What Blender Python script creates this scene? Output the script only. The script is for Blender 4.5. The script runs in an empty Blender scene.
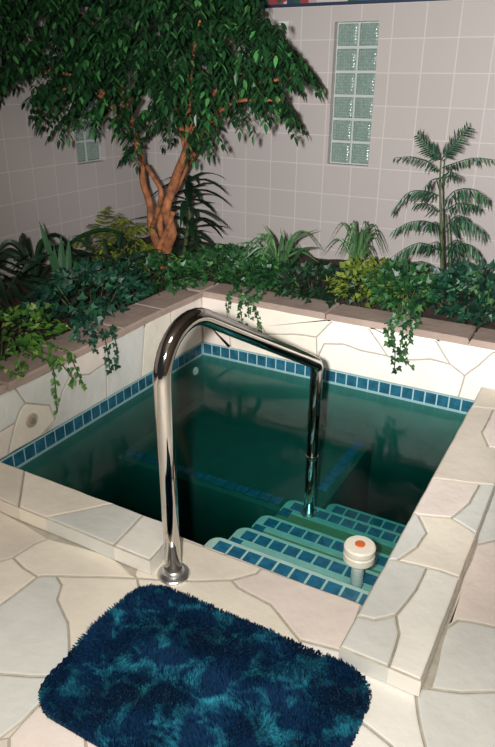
import bpy, math, random
from mathutils import Vector, Matrix, noise
random.seed(7)
S = bpy.context.scene
COL = S.collection
PI = math.pi

# ------------------------------------------------------------------ camera
F, CX, CY, H = 660.0, 247.5, 373.5, 1.5
v1 = Vector((649-CX, 80-CY, F)).normalized()          # depth direction seen by the camera
v2 = Vector((1060+CX, CY-66, -F)).normalized()
Yc = v1
Xc = (v2 - Yc*(v2.dot(Yc))).normalized()
Zc = Xc.cross(Yc)
if Zc.y > 0: Zc = -Zc
CAM = Vector((0, 0, H))
RIGHT = Vector((Xc.x, Yc.x, Zc.x)); DOWN = Vector((Xc.y, Yc.y, Zc.y)); FWD = Vector((Xc.z, Yc.z, Zc.z))
def ray(p): return RIGHT*(p[0]-CX) + DOWN*(p[1]-CY) + FWD*F
def atz(p, z): d = ray(p); return CAM + d*((z-H)/d.z)
def aty(p, y): d = ray(p); return CAM + d*(y/d.y)
def atx(p, x): d = ray(p); return CAM + d*(x/d.x)

cam = bpy.data.cameras.new('camera'); camo = bpy.data.objects.new('camera', cam); COL.objects.link(camo)
cam.sensor_fit = 'VERTICAL'; cam.sensor_height = 36.0; cam.lens = F/747*36
M = Matrix((RIGHT, -DOWN, -FWD)).transposed().to_4x4(); M.translation = CAM
camo.matrix_world = M; cam.clip_start = .02
S.camera = camo

# ------------------------------------------------------------------ materials
def nodes(name):
    m = bpy.data.materials.new(name); m.use_nodes = True
    nt = m.node_tree; b = nt.nodes['Principled BSDF']
    return m, nt, b
def srgb(r, g, b):
    f = lambda c: (c/255/12.92) if c/255 <= .04045 else ((c/255+.055)/1.055)**2.4
    return (f(r), f(g), f(b), 1)
def plain(name, col, rough=.6, metal=0., spec=.5, var=0., scale=6., bump=0., bscale=60.):
    m, nt, b = nodes(name); b.inputs['Roughness'].default_value = rough; b.inputs['Metallic'].default_value = metal
    b.inputs['Specular IOR Level'].default_value = spec
    b.inputs['Base Color'].default_value = col
    tc = nt.nodes.new('ShaderNodeTexCoord')
    if var:
        n = nt.nodes.new('ShaderNodeTexNoise'); n.inputs['Scale'].default_value = scale; n.inputs['Detail'].default_value = 5
        nt.links.new(tc.outputs['Object'], n.inputs['Vector'])
        r = nt.nodes.new('ShaderNodeValToRGB')
        r.color_ramp.elements[0].position = .3; r.color_ramp.elements[1].position = .7
        r.color_ramp.elements[0].color = tuple(c*(1-var) for c in col[:3])+(1,)
        r.color_ramp.elements[1].color = tuple(min(1, c*(1+var)) for c in col[:3])+(1,)
        nt.links.new(n.outputs['Fac'], r.inputs['Fac']); nt.links.new(r.outputs['Color'], b.inputs['Base Color'])
    if bump:
        n2 = nt.nodes.new('ShaderNodeTexNoise'); n2.inputs['Scale'].default_value = bscale; n2.inputs['Detail'].default_value = 4
        nt.links.new(tc.outputs['Object'], n2.inputs['Vector'])
        bp = nt.nodes.new('ShaderNodeBump'); bp.inputs['Strength'].default_value = bump; bp.inputs['Distance'].default_value = .01
        nt.links.new(n2.outputs['Fac'], bp.inputs['Height']); nt.links.new(bp.outputs['Normal'], b.inputs['Normal'])
    return m
def leafmat(name, c1, c2, c3=None, rough=.42, spec=.4):
    m, nt, b = nodes(name); b.inputs['Roughness'].default_value = rough; b.inputs['Specular IOR Level'].default_value = spec
    g = nt.nodes.new('ShaderNodeNewGeometry'); r = nt.nodes.new('ShaderNodeValToRGB')
    r.color_ramp.elements[0].color = c1; r.color_ramp.elements[1].color = c2
    if c3:
        e = r.color_ramp.elements.new(.85); e.color = c2; r.color_ramp.elements[2].color = c3
    nt.links.new(g.outputs['Random Per Island'], r.inputs['Fac']); nt.links.new(r.outputs['Color'], b.inputs['Base Color'])
    return m

STONE = [plain('flagstone_cream', srgb(233, 224, 207), .62, var=.07, scale=5, bump=.35, bscale=22),
         plain('flagstone_grey', srgb(214, 214, 206), .62, var=.07, scale=5, bump=.35, bscale=22),
         plain('flagstone_pink', srgb(230, 217, 206), .62, var=.07, scale=5, bump=.35, bscale=22),
         plain('flagstone_white', srgb(236, 232, 222), .62, var=.06, scale=5, bump=.35, bscale=22),
         plain('flagstone_tan', srgb(216, 206, 190), .62, var=.08, scale=5, bump=.35, bscale=22)]
MORTAR = plain('mortar', srgb(180, 172, 156), .9, var=.12, scale=30, bump=.3, bscale=120)
CAPSTONE = plain('coping_flagstone', srgb(166, 146, 134), .7, var=.14, scale=6, bump=.4, bscale=25)
SOIL = plain('soil', srgb(62, 48, 38), .95, var=.4, scale=40, bump=.8, bscale=80)
CHROME = plain('polished_steel', (.64, .62, .59, 1), .06, metal=1.)
SATIN = plain('satin_steel', (.8, .8, .8, 1), .34, metal=1.)
PLASTIC = plain('white_plastic', srgb(232, 224, 205), .35)
TUBEPL = plain('translucent_plastic', srgb(190, 205, 200), .3)
ORANGE = plain('orange_plastic', srgb(206, 98, 46), .45, var=.15, scale=80)
PLASTER = plain('pool_plaster', srgb(50, 108, 97), .75, var=.12, scale=7)
TREAD = plain('step_plaster', srgb(150, 162, 122), .75, var=.15, scale=14)
NOSING = plain('step_nosing', srgb(190, 222, 212), .6, var=.1, scale=20)
POOLTILE = plain('pool_tile', srgb(38, 92, 112), .18, var=.35, scale=22)
STEPTILE = plain('step_tile', srgb(40, 116, 150), .25, var=.3, scale=30)
POOLGROUT = plain('pool_tile_grout', srgb(150, 186, 190), .7)
BARK = plain('bark', srgb(146, 92, 58), .85, var=.55, scale=20, bump=.8, bscale=45)
STEM = plain('green_stem', srgb(62, 76, 40), .6, var=.3, scale=30)
WFRAME = plain('white_frame', srgb(214, 214, 208), .5)
PANEL = plain('grey_panel', srgb(128, 124, 122), .5)
GROUTW = plain('block_mortar', srgb(190, 198, 192), .7)
CEIL = plain('ceiling_paint', srgb(70, 60, 52), .9)
SEAL = plain('dark_joint', srgb(96, 92, 82), .8)

def walltile(name, axis, off):
    m, nt, b = nodes(name); b.inputs['Roughness'].default_value = .45; b.inputs['Specular IOR Level'].default_value = .25
    tc = nt.nodes.new('ShaderNodeTexCoord'); sp = nt.nodes.new('ShaderNodeSeparateXYZ'); cb = nt.nodes.new('ShaderNodeCombineXYZ')
    nt.links.new(tc.outputs['Object'], sp.inputs[0])
    a1 = nt.nodes.new('ShaderNodeMath'); a1.operation = 'ADD'; a1.inputs[1].default_value = off[0]
    a2 = nt.nodes.new('ShaderNodeMath'); a2.operation = 'ADD'; a2.inputs[1].default_value = off[1]
    nt.links.new(sp.outputs[axis], a1.inputs[0]); nt.links.new(sp.outputs[2], a2.inputs[0])
    nt.links.new(a1.outputs[0], cb.inputs[0]); nt.links.new(a2.outputs[0], cb.inputs[1])
    br = nt.nodes.new('ShaderNodeTexBrick'); br.offset = 0; br.squash = 1
    br.inputs['Scale'].default_value = 1; br.inputs['Brick Width'].default_value = off[2]; br.inputs['Row Height'].default_value = .2015
    br.inputs['Mortar Size'].default_value = .004; br.inputs['Mortar Smooth'].default_value = .3; br.inputs['Bias'].default_value = -.2
    br.inputs['Color1'].default_value = srgb(186, 178, 174); br.inputs['Color2'].default_value = srgb(190, 182, 178)
    br.inputs['Mortar'].default_value = srgb(208, 200, 194)
    nt.links.new(cb.outputs[0], br.inputs['Vector']); nt.links.new(br.outputs['Color'], b.inputs['Base Color'])
    bp = nt.nodes.new('ShaderNodeBump'); bp.inputs['Strength'].default_value = .25; bp.inputs['Distance'].default_value = .002; bp.invert = True
    nt.links.new(br.outputs['Fac'], bp.inputs['Height']); nt.links.new(bp.outputs['Normal'], b.inputs['Normal'])
    return m
TILE_X = walltile('wall_tile_back', 0, (2.139+2.13, -1.932+2.015, .213))
TILE_Y = walltile('wall_tile_side', 1, (-4.6+6.3, -1.932+2.015, .21))

def bordermat():
    m, nt, b = nodes('floral_border'); b.inputs['Roughness'].default_value = .6
    tc = nt.nodes.new('ShaderNodeTexCoord')
    v = nt.nodes.new('ShaderNodeTexVoronoi'); v.inputs['Scale'].default_value = 13; v.inputs['Randomness'].default_value = 1
    nt.links.new(tc.outputs['Object'], v.inputs['Vector'])
    r = nt.nodes.new('ShaderNodeValToRGB'); r.color_ramp.interpolation = 'CONSTANT'
    cols = [srgb(40, 66, 84), srgb(176, 150, 158), srgb(150, 60, 62), srgb(60, 96, 120), srgb(196, 186, 186), srgb(44, 82, 70), srgb(30, 44, 70)]
    r.color_ramp.elements[0].color = cols[0]; r.color_ramp.elements[1].position = .98; r.color_ramp.elements[1].color = cols[-1]
    for i, c in enumerate(cols[1:-1]):
        e = r.color_ramp.elements.new((i+1)/6.5); e.color = c
    sp = nt.nodes.new('ShaderNodeSeparateColor'); nt.links.new(v.outputs['Color'], sp.inputs[0])
    nt.links.new(sp.outputs[0], r.inputs['Fac']); nt.links.new(r.outputs['Color'], b.inputs['Base Color'])
    return m
BORDER = bordermat()
NAVY = plain('border_edge', srgb(34, 50, 74), .6)

def flagbase():
    m, nt, b = nodes('flagstone_paving'); b.inputs['Roughness'].default_value = .65
    tc = nt.nodes.new('ShaderNodeTexCoord')
    v = nt.nodes.new('ShaderNodeTexVoronoi'); v.feature = 'DISTANCE_TO_EDGE'; v.inputs['Scale'].default_value = 3.2
    v2_ = nt.nodes.new('ShaderNodeTexVoronoi'); v2_.inputs['Scale'].default_value = 3.2
    for q in (v, v2_): nt.links.new(tc.outputs['Object'], q.inputs['Vector'])
    r = nt.nodes.new('ShaderNodeValToRGB'); r.color_ramp.interpolation = 'CONSTANT'
    r.color_ramp.elements[0].color = (0, 0, 0, 1); r.color_ramp.elements[1].position = .010; r.color_ramp.elements[1].color = (1, 1, 1, 1)
    nt.links.new(v.outputs['Distance'], r.inputs['Fac'])
    sp = nt.nodes.new('ShaderNodeSeparateColor'); nt.links.new(v2_.outputs['Color'], sp.inputs[0])
    r2 = nt.nodes.new('ShaderNodeValToRGB'); r2.color_ramp.elements[0].color = srgb(204, 202, 194); r2.color_ramp.elements[1].color = srgb(228, 214, 196)
    nt.links.new(sp.outputs[0], r2.inputs['Fac'])
    mx = nt.nodes.new('ShaderNodeMix'); mx.data_type = 'RGBA'; mx.inputs[6].default_value = srgb(172, 164, 148)
    nt.links.new(r.outputs['Color'], mx.inputs[0]); nt.links.new(r2.outputs['Color'], mx.inputs[7])
    nt.links.new(mx.outputs[2], b.inputs['Base Color'])
    return m
PAVING = flagbase()

def watermat():
    m = bpy.data.materials.new('pool_water'); m.use_nodes = True; nt = m.node_tree; nt.nodes.clear()
    o = nt.nodes.new('ShaderNodeOutputMaterial'); t = nt.nodes.new('ShaderNodeBsdfTransparent')
    t.inputs[0].default_value = (1, 1, 1, 1)
    g = nt.nodes.new('ShaderNodeBsdfGlossy'); g.inputs['Roughness'].default_value = .06
    fr = nt.nodes.new('ShaderNodeLayerWeight'); fr.inputs['Blend'].default_value = .5
    pw5 = nt.nodes.new('ShaderNodeMath'); pw5.operation = 'POWER'; pw5.inputs[1].default_value = 5
    sc_ = nt.nodes.new('ShaderNodeMath'); sc_.operation = 'MULTIPLY_ADD'; sc_.inputs[1].default_value = .6; sc_.inputs[2].default_value = .02
    mx = nt.nodes.new('ShaderNodeMixShader')
    tc = nt.nodes.new('ShaderNodeTexCoord'); n = nt.nodes.new('ShaderNodeTexNoise'); n.inputs['Scale'].default_value = 9; n.inputs['Detail'].default_value = 1
    bp = nt.nodes.new('ShaderNodeBump'); bp.inputs['Strength'].default_value = .06; bp.inputs['Distance'].default_value = .02
    nt.links.new(tc.outputs['Object'], n.inputs['Vector']); nt.links.new(n.outputs['Fac'], bp.inputs['Height'])
    nt.links.new(bp.outputs['Normal'], g.inputs['Normal']); nt.links.new(bp.outputs['Normal'], fr.inputs['Normal'])
    nt.links.new(fr.outputs['Facing'], pw5.inputs[0]); nt.links.new(pw5.outputs[0], sc_.inputs[0]); nt.links.new(sc_.outputs[0], mx.inputs[0]); nt.links.new(t.outputs[0], mx.inputs[1]); nt.links.new(g.outputs[0], mx.inputs[2])
    va = nt.nodes.new('ShaderNodeVolumeAbsorption'); va.inputs['Color'].default_value = (.0, .62, .60, 1); va.inputs['Density'].default_value = WATER_DENSITY
    nt.links.new(mx.outputs[0], o.inputs['Surface']); nt.links.new(va.outputs[0], o.inputs['Volume'])
    return m
WATER_DENSITY = 2.7
WATER = watermat()

def blockmat():
    m, nt, b = nodes('glass_block'); b.inputs['Base Color'].default_value = srgb(150, 172, 160); b.inputs['Roughness'].default_value = .18
    tc = nt.nodes.new('ShaderNodeTexCoord'); w = nt.nodes.new('ShaderNodeTexVoronoi'); w.inputs['Scale'].default_value = 55; w.inputs['Randomness'].default_value = .35
    nt.links.new(tc.outputs['Object'], w.inputs['Vector'])
    r = nt.nodes.new('ShaderNodeValToRGB'); r.color_ramp.elements[0].color = srgb(158, 176, 168); r.color_ramp.elements[1].position = .7; r.color_ramp.elements[1].color = srgb(122, 144, 136)
    nt.links.new(w.outputs['Distance'], r.inputs['Fac']); nt.links.new(r.outputs['Color'], b.inputs['Base Color'])
    bp = nt.nodes.new('ShaderNodeBump'); bp.inputs['Strength'].default_value = .5; bp.inputs['Distance'].default_value = .01
    nt.links.new(w.outputs['Distance'], bp.inputs['Height']); nt.links.new(bp.outputs['Normal'], b.inputs['Normal'])
    return m
BLOCK = blockmat()

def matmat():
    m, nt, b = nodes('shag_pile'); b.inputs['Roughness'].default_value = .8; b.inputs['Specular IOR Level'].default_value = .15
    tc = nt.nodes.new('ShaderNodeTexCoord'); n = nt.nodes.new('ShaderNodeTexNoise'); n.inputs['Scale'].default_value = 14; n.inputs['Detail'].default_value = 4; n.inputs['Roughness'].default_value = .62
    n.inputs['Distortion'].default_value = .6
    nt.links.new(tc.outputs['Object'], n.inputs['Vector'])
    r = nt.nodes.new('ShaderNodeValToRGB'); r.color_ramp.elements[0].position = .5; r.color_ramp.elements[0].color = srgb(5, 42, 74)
    r.color_ramp.elements[1].position = .74; r.color_ramp.elements[1].color = srgb(44, 140, 162)  # lighter teal patches paint the sheen of leaning pile into the colour
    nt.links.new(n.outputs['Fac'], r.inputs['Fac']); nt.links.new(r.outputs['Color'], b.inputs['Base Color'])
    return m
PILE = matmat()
BACKING = plain('mat_backing', srgb(10, 40, 66), .9)

L_TREE = leafmat('tree_leaf', srgb(9, 28, 16), srgb(30, 70, 36), srgb(70, 126, 66))
L_DARK = leafmat('dark_leaf', srgb(10, 30, 20), srgb(28, 60, 36))
L_IVY = leafmat('ivy_leaf', srgb(14, 46, 26), srgb(42, 88, 46), srgb(86, 128, 70))
L_TEAL = leafmat('teal_leaf', srgb(10, 38, 30), srgb(30, 74, 54), srgb(64, 112, 80))
L_POTHOS = leafmat('pothos_leaf', srgb(34, 76, 28), srgb(82, 124, 50), srgb(164, 172, 104))
L_LIME = leafmat('lime_leaf', srgb(64, 84, 30), srgb(112, 128, 46), srgb(148, 154, 66))
L_OLIVE = leafmat('olive_fern_leaf', srgb(80, 98, 32), srgb(132, 146, 54))
L_STRAP = leafmat('strap_leaf', srgb(44, 82, 48), srgb(92, 128, 80))
L_SNAKE = leafmat('snake_leaf', srgb(32, 68, 46), srgb(60, 98, 64))
L_PALM = leafmat('palm_leaf', srgb(16, 46, 34), srgb(38, 80, 54), srgb(74, 118, 70))

# ------------------------------------------------------------------ mesh helpers
class MB:
    def __init__(s): s.v = []; s.f = []; s.m = []
    def add(s, vs, fs, mi=0):
        o = len(s.v); s.v += [tuple(p) for p in vs]
        for f in fs: s.f.append([i+o for i in f]); s.m.append(mi)
    def box(s, a, b, mi=0, bev=0.):
        x0, y0, z0 = a; x1, y1, z1 = b
        if not bev:
            s.add([(x0,y0,z0),(x1,y0,z0),(x1,y1,z0),(x0,y1,z0),(x0,y0,z1),(x1,y0,z1),(x1,y1,z1),(x0,y1,z1)],
                  [(0,3,2,1),(4,5,6,7),(0,1,5,4),(1,2,6,5),(2,3,7,6),(3,0,4,7)], mi)
        else:
            s.prism([(x0,y0),(x1,y0),(x1,y1),(x0,y1)], z0, z1, mi, bev)
    def prism(s, poly, z0, z1, mi=0, bev=0.):
        n = len(poly)
        if bev:
            q = inset2(poly, bev)
            rings = [[(x,y,z0) for x,y in poly], [(x,y,z1-bev) for x,y in poly], [(x,y,z1) for x,y in q]]
        else: rings = [[(x,y,z0) for x,y in poly], [(x,y,z1) for x,y in poly]]
        s.rings(rings, mi, True)
    def rings(s, rings, mi=0, caps=False):
        n = len(rings[0]); o = [p for r in rings for p in r]; fs = []
        for k in range(len(rings)-1):
            for i in range(n):
                j = (i+1) % n; fs.append((k*n+i, k*n+j, (k+1)*n+j, (k+1)*n+i))
        if caps:
            fs.append(tuple(range(n-1, -1, -1))); fs.append(tuple((len(rings)-1)*n+i for i in range(n)))
        s.add(o, fs, mi)
    def tube(s, pts, rad, n=12, mi=0, caps=True):
        pts = [Vector(p) for p in pts]; k = len(pts)
        if not hasattr(rad, '__len__'): rad = [rad]*k
        t0 = (pts[1]-pts[0]).normalized(); u = t0.orthogonal().normalized(); rings = []
        for i in range(k):
            t = (pts[min(i+1,k-1)]-pts[max(i-1,0)]).normalized()
            u = (u - t*u.dot(t)).normalized(); w = t.cross(u)
            rings.append([pts[i]+(u*math.cos(2*PI*a/n)+w*math.sin(2*PI*a/n))*rad[i] for a in range(n)])
        s.rings(rings, mi, caps)
    def lathe(s, prof, c, n=32, mi=0):
        c = Vector(c)
        s.rings([[(c.x+r*math.cos(2*PI*a/n), c.y+r*math.sin(2*PI*a/n), c.z+z) for a in range(n)] for r, z in prof], mi, True)
    def build(s, name, mats, parent=None, smooth=False, loc=None):
        me = bpy.data.meshes.new(name)
        L = Vector(loc) if loc is not None else Vector((0,0,0))
        me.from_pydata([tuple(Vector(p)-L) for p in s.v], [], s.f)
        for m in (mats if isinstance(mats, (list, tuple)) else [mats]): me.materials.append(m)
        me.polygons.foreach_set('material_index', s.m)
        me.polygons.foreach_set('use_smooth', [smooth]*len(me.polygons))
        me.update()
        o = bpy.data.objects.new(name, me); COL.objects.link(o)
        if parent is not None:
            o.parent = parent; o.location = L - Vector(parent.location)
        else: o.location = L
        return o
def inset2(poly, d):
    n = len(poly); A = sum(poly[i][0]*poly[(i+1)%n][1]-poly[(i+1)%n][0]*poly[i][1] for i in range(n)); sg = 1 if A > 0 else -1
    out = []
    for i in range(n):
        p0, p1, p2 = Vector(poly[i-1]), Vector(poly[i]), Vector(poly[(i+1)%n])
        e1 = (p1-p0).normalized(); e2 = (p2-p1).normalized()
        n1 = Vector((-e1.y, e1.x))*sg; n2 = Vector((-e2.y, e2.x))*sg
        b = n1+n2
        if b.length < 1e-6: b = n1
        b.normalize(); c = max(.5, b.dot(n1))
        out.append(tuple(p1+b*(d/c)))
    return out
def tag(o, label=None, cat=None, group=None, kind=None):
    if label: o['label'] = label
    if cat: o['category'] = cat
    if group: o['group'] = group
    if kind: o['kind'] = kind
    return o
def empty(name, loc, label, cat, group=None, kind=None):
    o = bpy.data.objects.new(name, None); COL.objects.link(o); o.location = loc; o.empty_display_size = .05
    return tag(o, label, cat, group, kind)
def spline(pts, k=6):
    pts = [Vector(p) for p in pts]; out = []
    P = [pts[0]*2-pts[1]]+pts+[pts[-1]*2-pts[-2]]
    for i in range(1, len(P)-2):
        a, b, c, d = P[i-1:i+3]
        for j in range(k):
            t = j/k
            out.append(.5*((2*b)+(c-a)*t+(2*a-5*b+4*c-d)*t*t+(3*b-a-3*c+d)*t**3))
    out.append(pts[-1]); return out

def refine(poly, step=.03, amp=.0045, clampf=None):
    n = len(poly); out = []
    for i in range(n):
        a, b = Vector(poly[i]), Vector(poly[(i+1)%n])
        if (a-b).length < 1e-5: continue
        k = max(1, int((b-a).length/step))
        for j in range(k): out.append(a.lerp(b, j/k))
    res = []
    for p in out:
        q = Vector((p.x*9, p.y*9, 3.7)); q2 = Vector((p.x*9+31, p.y*9, 9.1))
        r = (p.x+noise.noise(q)*amp, p.y+noise.noise(q2)*amp)
        if clampf: r = clampf(*r)
        if not res or (Vector(r)-Vector(res[-1])).length > .004: res.append(r)
    if (Vector(res[0])-Vector(res[-1])).length < .004: res.pop()
    return res
def stone(mb, poly, fmap, mi, gap=.0042, lift=.0035, clampf=None, side=0.):
    """one flagstone: poly in surface coordinates, fmap(u, v, height) -> world; slot 5 is mortar"""
    p = refine(poly, clampf=clampf)
    A = sum(p[i][0]*p[(i+1)%len(p)][1]-p[(i+1)%len(p)][0]*p[i][1] for i in range(len(p)))
    if A < 0: p = p[::-1]
    q = inset2(p, gap); q2 = inset2(p, gap*2.2); n = len(p)
    vs = [fmap(u, v, 0) for u, v in p]+[fmap(u, v, lift*.7) for u, v in q]+[fmap(u, v, lift) for u, v in q2]
    mb.add(vs, [(i, (i+1)%n, n+(i+1)%n, n+i) for i in range(n)], 5)
    mb.add(vs[n:], [(i, (i+1)%n, n+(i+1)%n, n+i) for i in range(n)]+[tuple(range(n, 2*n))], mi)
    if side:
        vs2 = [fmap(u, v, -side) for u, v in p]+[fmap(u, v, 0) for u, v in p]
        mb.add(vs2, [(i, (i+1)%n, n+(i+1)%n, n+i) for i in range(n)], mi)
SM = STONE+[MORTAR]

# ------------------------------------------------------------------ room shell
XL, XR, YF, YB, WL = -2.126, -.44, 1.565, 3.265, -.10      # pool basin and waterline
XW, YW, CZ = -3.51, 4.6, 2.5
def wall_with_hole(name, mat, plane, u0, u1, z1, hole, depth, label):
    hu0, hu1, hz0, hz1 = hole; mb = MB()
    P = (lambda u, z, d: (u, YW+d, z)) if plane == 'y' else (lambda u, z, d: (XW-d, u, z))
    def bar(a0, a1, c0, c1):
        vs = [P(a0,c0,0),P(a1,c0,0),P(a1,c1,0),P(a0,c1,0),P(a0,c0,depth),P(a1,c0,depth),P(a1,c1,depth),P(a0,c1,depth)]
        mb.add(vs, [(0,1,2,3),(7,6,5,4),(0,4,5,1),(1,5,6,2),(2,6,7,3),(3,7,4,0)])
    bar(u0, hu0, -.1, z1); bar(hu1, u1, -.1, z1); bar(hu0, hu1, -.1, hz0); bar(hu0, hu1, hz1, z1)
    return tag(mb.build(name, mat), label, 'wall', kind='structure')
H1 = (-1.897, -1.59, .935, 1.835); H2 = (3.785, 4.095, .905, 1.805)
wall_with_hole('wall_back', TILE_X, 'y', XW-.15, 1.75, CZ, H1, .15, 'pale square-tiled wall behind the planter with a tall glass block window')
wall_with_hole('wall_left', TILE_Y, 'x', -1.6, YW, CZ, H2, .15, 'shadowed square-tiled wall on the left behind the tree')
mb = MB(); mb.box((1.6, -1.6, -.1), (1.75, YW, CZ)); tag(mb.build('wall_right', CEIL), 'plain wall to the right outside the picture', 'wall', kind='structure')
mb = MB(); mb.box((XW-.15, -1.6, CZ), (1.75, YW+.15, CZ+.1)); tag(mb.build('ceiling', CEIL), 'plain ceiling above the pool room', 'ceiling', kind='structure')
# floral border along the top of the tiled walls
mb = MB()
mb.box((XW+.0, YW-.005, 1.95), (1.6, YW, 2.13), 0); mb.box((XW, YW-.007, 1.932), (1.6, YW, 1.952), 1)
tag(mb.build('trim_1', [BORDER, NAVY]), 'colourful floral border strip along the top of the back wall', 'border', kind='structure')
mb = MB()
mb.box((XW, -1.6, 1.95), (XW+.005, YW-.008, 2.13), 0); mb.box((XW, -1.6, 1.932), (XW+.007, YW-.008, 1.952), 1)
tag(mb.build('trim_2', [BORDER, NAVY]), 'colourful floral border strip along the top of the left wall', 'border', kind='structure')

def block_window(name, plane, hole, label):
    u0, u1, z0, z1 = hole; rec = .055
    P = (lambda u, d, z: (u, YW+d, z)) if plane == 'y' else (lambda u, d, z: (XW-d, u, z))
    root = empty(name, P((u0+u1)/2, rec, z0), label, 'window', kind='structure')
    fm = MB()
    def bx(mb, a0, a1, d0, d1, c0, c1, mi=0):
        vs = [P(a0,d0,c0),P(a1,d0,c0),P(a1,d0,c1),P(a0,d0,c1),P(a0,d1,c0),P(a1,d1,c0),P(a1,d1,c1),P(a0,d1,c1)]
        mb.add(vs, [(0,1,2,3),(7,6,5,4),(0,4,5,1),(1,5,6,2),(2,6,7,3),(3,7,4,0)], mi)
    bw = (u1-u0)/2; bh = (z1-z0)/6; g = .0085
    bx(fm, u0+.0005, u1-.0005, rec+.012, rec+.07, z0+.0005, z1-.0005)
    for k in range(7): bx(fm, u0+.0005, u1-.0005, rec-.001, rec+.014, max(z0+.0005, z0+k*bh-g), min(z1-.0005, z0+k*bh+g))
    for k in range(3): bx(fm, max(u0+.0005, u0+k*bw-g*.75), min(u1-.0005, u0+k*bw+g*.75), rec-.0015, rec+.014, z0+.0005, z1-.0005)
    fm.build('mortar_grid', GROUTW, root)
    for i in range(2):
        for k in range(6):
            bm = MB(); a0, a1 = u0+i*bw+g*.7, u0+(i+1)*bw-g*.7; c0, c1 = z0+k*bh+g, z0+(k+1)*bh-g
            rings = []
            for e, d in ((0, rec+.05), (0, rec+.006), (.006, rec), (.03, rec-.004)):
                rings.append([P(a0+e,d,c0+e), P(a1-e,d,c0+e), P(a1-e,d,c1-e), P(a0+e,d,c1-e)])
            bm.rings(rings, 0, True)
            bm.build('glass_block', BLOCK, root)
block_window('window_1', 'y', H1, 'tall narrow glass block window in the back wall')
block_window('window_2', 'x', H2, 'glass block window on the left wall half hidden by tree leaves')

# ------------------------------------------------------------------ floor
fl = MB()
fl.box((XW, -1.6, -.2), (1.6, YF, -.006)); fl.box((XR, YF, -.2), (1.6, YW, -.006))
fz = lambda u, v, h: (u, v, h-.0035)
fl.box((-.27, 1.30, -.05), (-.15, YB, -.0028)); fl.box((XL, 1.31, -.05), (-1.08, 1.42, -.0028))
T = [  # traced flagstones: tint, outline in photo pixels on the deck
 (4, [(0,561),(13,557),(33,544),(48,538),(28,525),(7,514),(-40,492),(-60,560)]),
 (0, [(13,557),(33,544),(48,538),(111,555),(135,575),(138,578),(111,577),(56,576),(43,576),(37,577),(24,568)]),
 (0, [(0,561),(13,557),(24,568),(37,577),(0,605),(-40,630),(-60,560)]),
 (1, [(37,577),(43,576),(56,576),(61,585),(57,600),(68,622),(69,644),(69,676),(43,676),(0,674),(-60,672),(-40,630),(0,605)]),
 (0, [(56,576),(111,577),(138,578),(150,640),(150,690),(69,676),(69,644),(68,622),(57,600),(61,585)]),
 (1, [(0,674),(43,676),(69,676),(69,700),(43,700),(22,722),(0,738),(-60,765),(-60,672)]),
 (2, [(43,700),(69,700),(85,737),(89,775),(8,775),(8,737),(22,722)]),
 (4, [(8,737),(8,775),(-60,800),(-60,765),(0,738)]),
 (2, [(69,676),(150,690),(300,700),(300,790),(89,775),(85,737),(69,700)]),
 (0, [(160,531),(206,547),(262,568),(257,573),(232,580),(194,581),(160,580),(138,578),(135,575),(140,556)]),
 (2, [(262,568),(300,581),(362,604),(345,652),(300,640),(279,615),(271,605),(238,587),(232,580),(257,573)]),
 (0, [(194,581),(232,580),(238,587),(271,605),(279,615),(300,640),(300,700),(150,690),(150,640),(138,578),(160,580)]),
 (3, [(345,652),(392,675),(415,687),(418,713),(425,747),(427,775),(400,775),(393,747),(363,723),(340,700),(300,700),(300,640)]),
 (3, [(363,723),(393,747),(400,775),(300,790),(300,700),(340,700)]),
 (1, [(415,687),(430,688),(463,693),(495,692),(545,695),(560,775),(427,775),(425,747),(418,713)]),
 (1, [(430,688),(440,650),(446,628),(458,620),(473,622),(495,627),(545,635),(545,695),(495,692),(463,693)]),
 (2, [(446,628),(461,583),(477,544),(482,543),(495,540),(545,530),(545,635),(495,627),(473,622),(458,620)]),
 (1, [(477,544),(477,533),(496,485),(520,425),(560,425),(545,530),(495,540),(482,543)]),
]
for t, poly in T:
    stone(fl, [tuple(atz(p, 0)[:2]) for p in poly], fz, t)
for m in SM: pass
tag(fl.build('floor', SM[:5]+[MORTAR, PAVING]), 'cream and grey irregular flagstone deck around the pool', 'floor', kind='structure')
# untraced paving keeps the repeating flagstone material
fo = bpy.data.objects['floor']
for i in range(12): fo.data.polygons[i].material_index = 6
for i in range(12, 24): fo.data.polygons[i].material_index = 5

# raised flagstone curbs left and right of the entry
ZT = .06
def curb(name, stones, label, clampf):
    mb = MB()
    for t, poly in stones:
        stone(mb, poly, lambda u, v, h: (u, v, ZT-.004+h), t, clampf=clampf, side=ZT-.006, gap=.004, lift=.007)
    return tag(mb.build(name, SM), label, 'curb', kind='structure')
pz = lambda *q: [tuple(atz(p, ZT)[:2]) for p in q]
yi, yo = 1.535, 1.345
cl = lambda u, v: (u, min(yi, max(yo, v)))
def LX(p): return atz(p, ZT).x
lcut = [(-2.126, -2.126), (-1.86, -1.69), (-1.40, -1.56), (-1.27, -1.25), (-1.115, -1.10)]
curb('curb_left', [(t, [(lcut[k][0], yi), (lcut[k][1], yo), (lcut[k+1][1], yo), (lcut[k+1][0], yi)]) for k, t in enumerate((4, 0, 1, 3))],
     'low raised flagstone curb along the pool edge left of the handrail', cl)
xi, xo = XR+.012, -.198
R0 = 1.315
clr = lambda u, v: (min(xo, max(xi, u)), max(v, R0))
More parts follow.
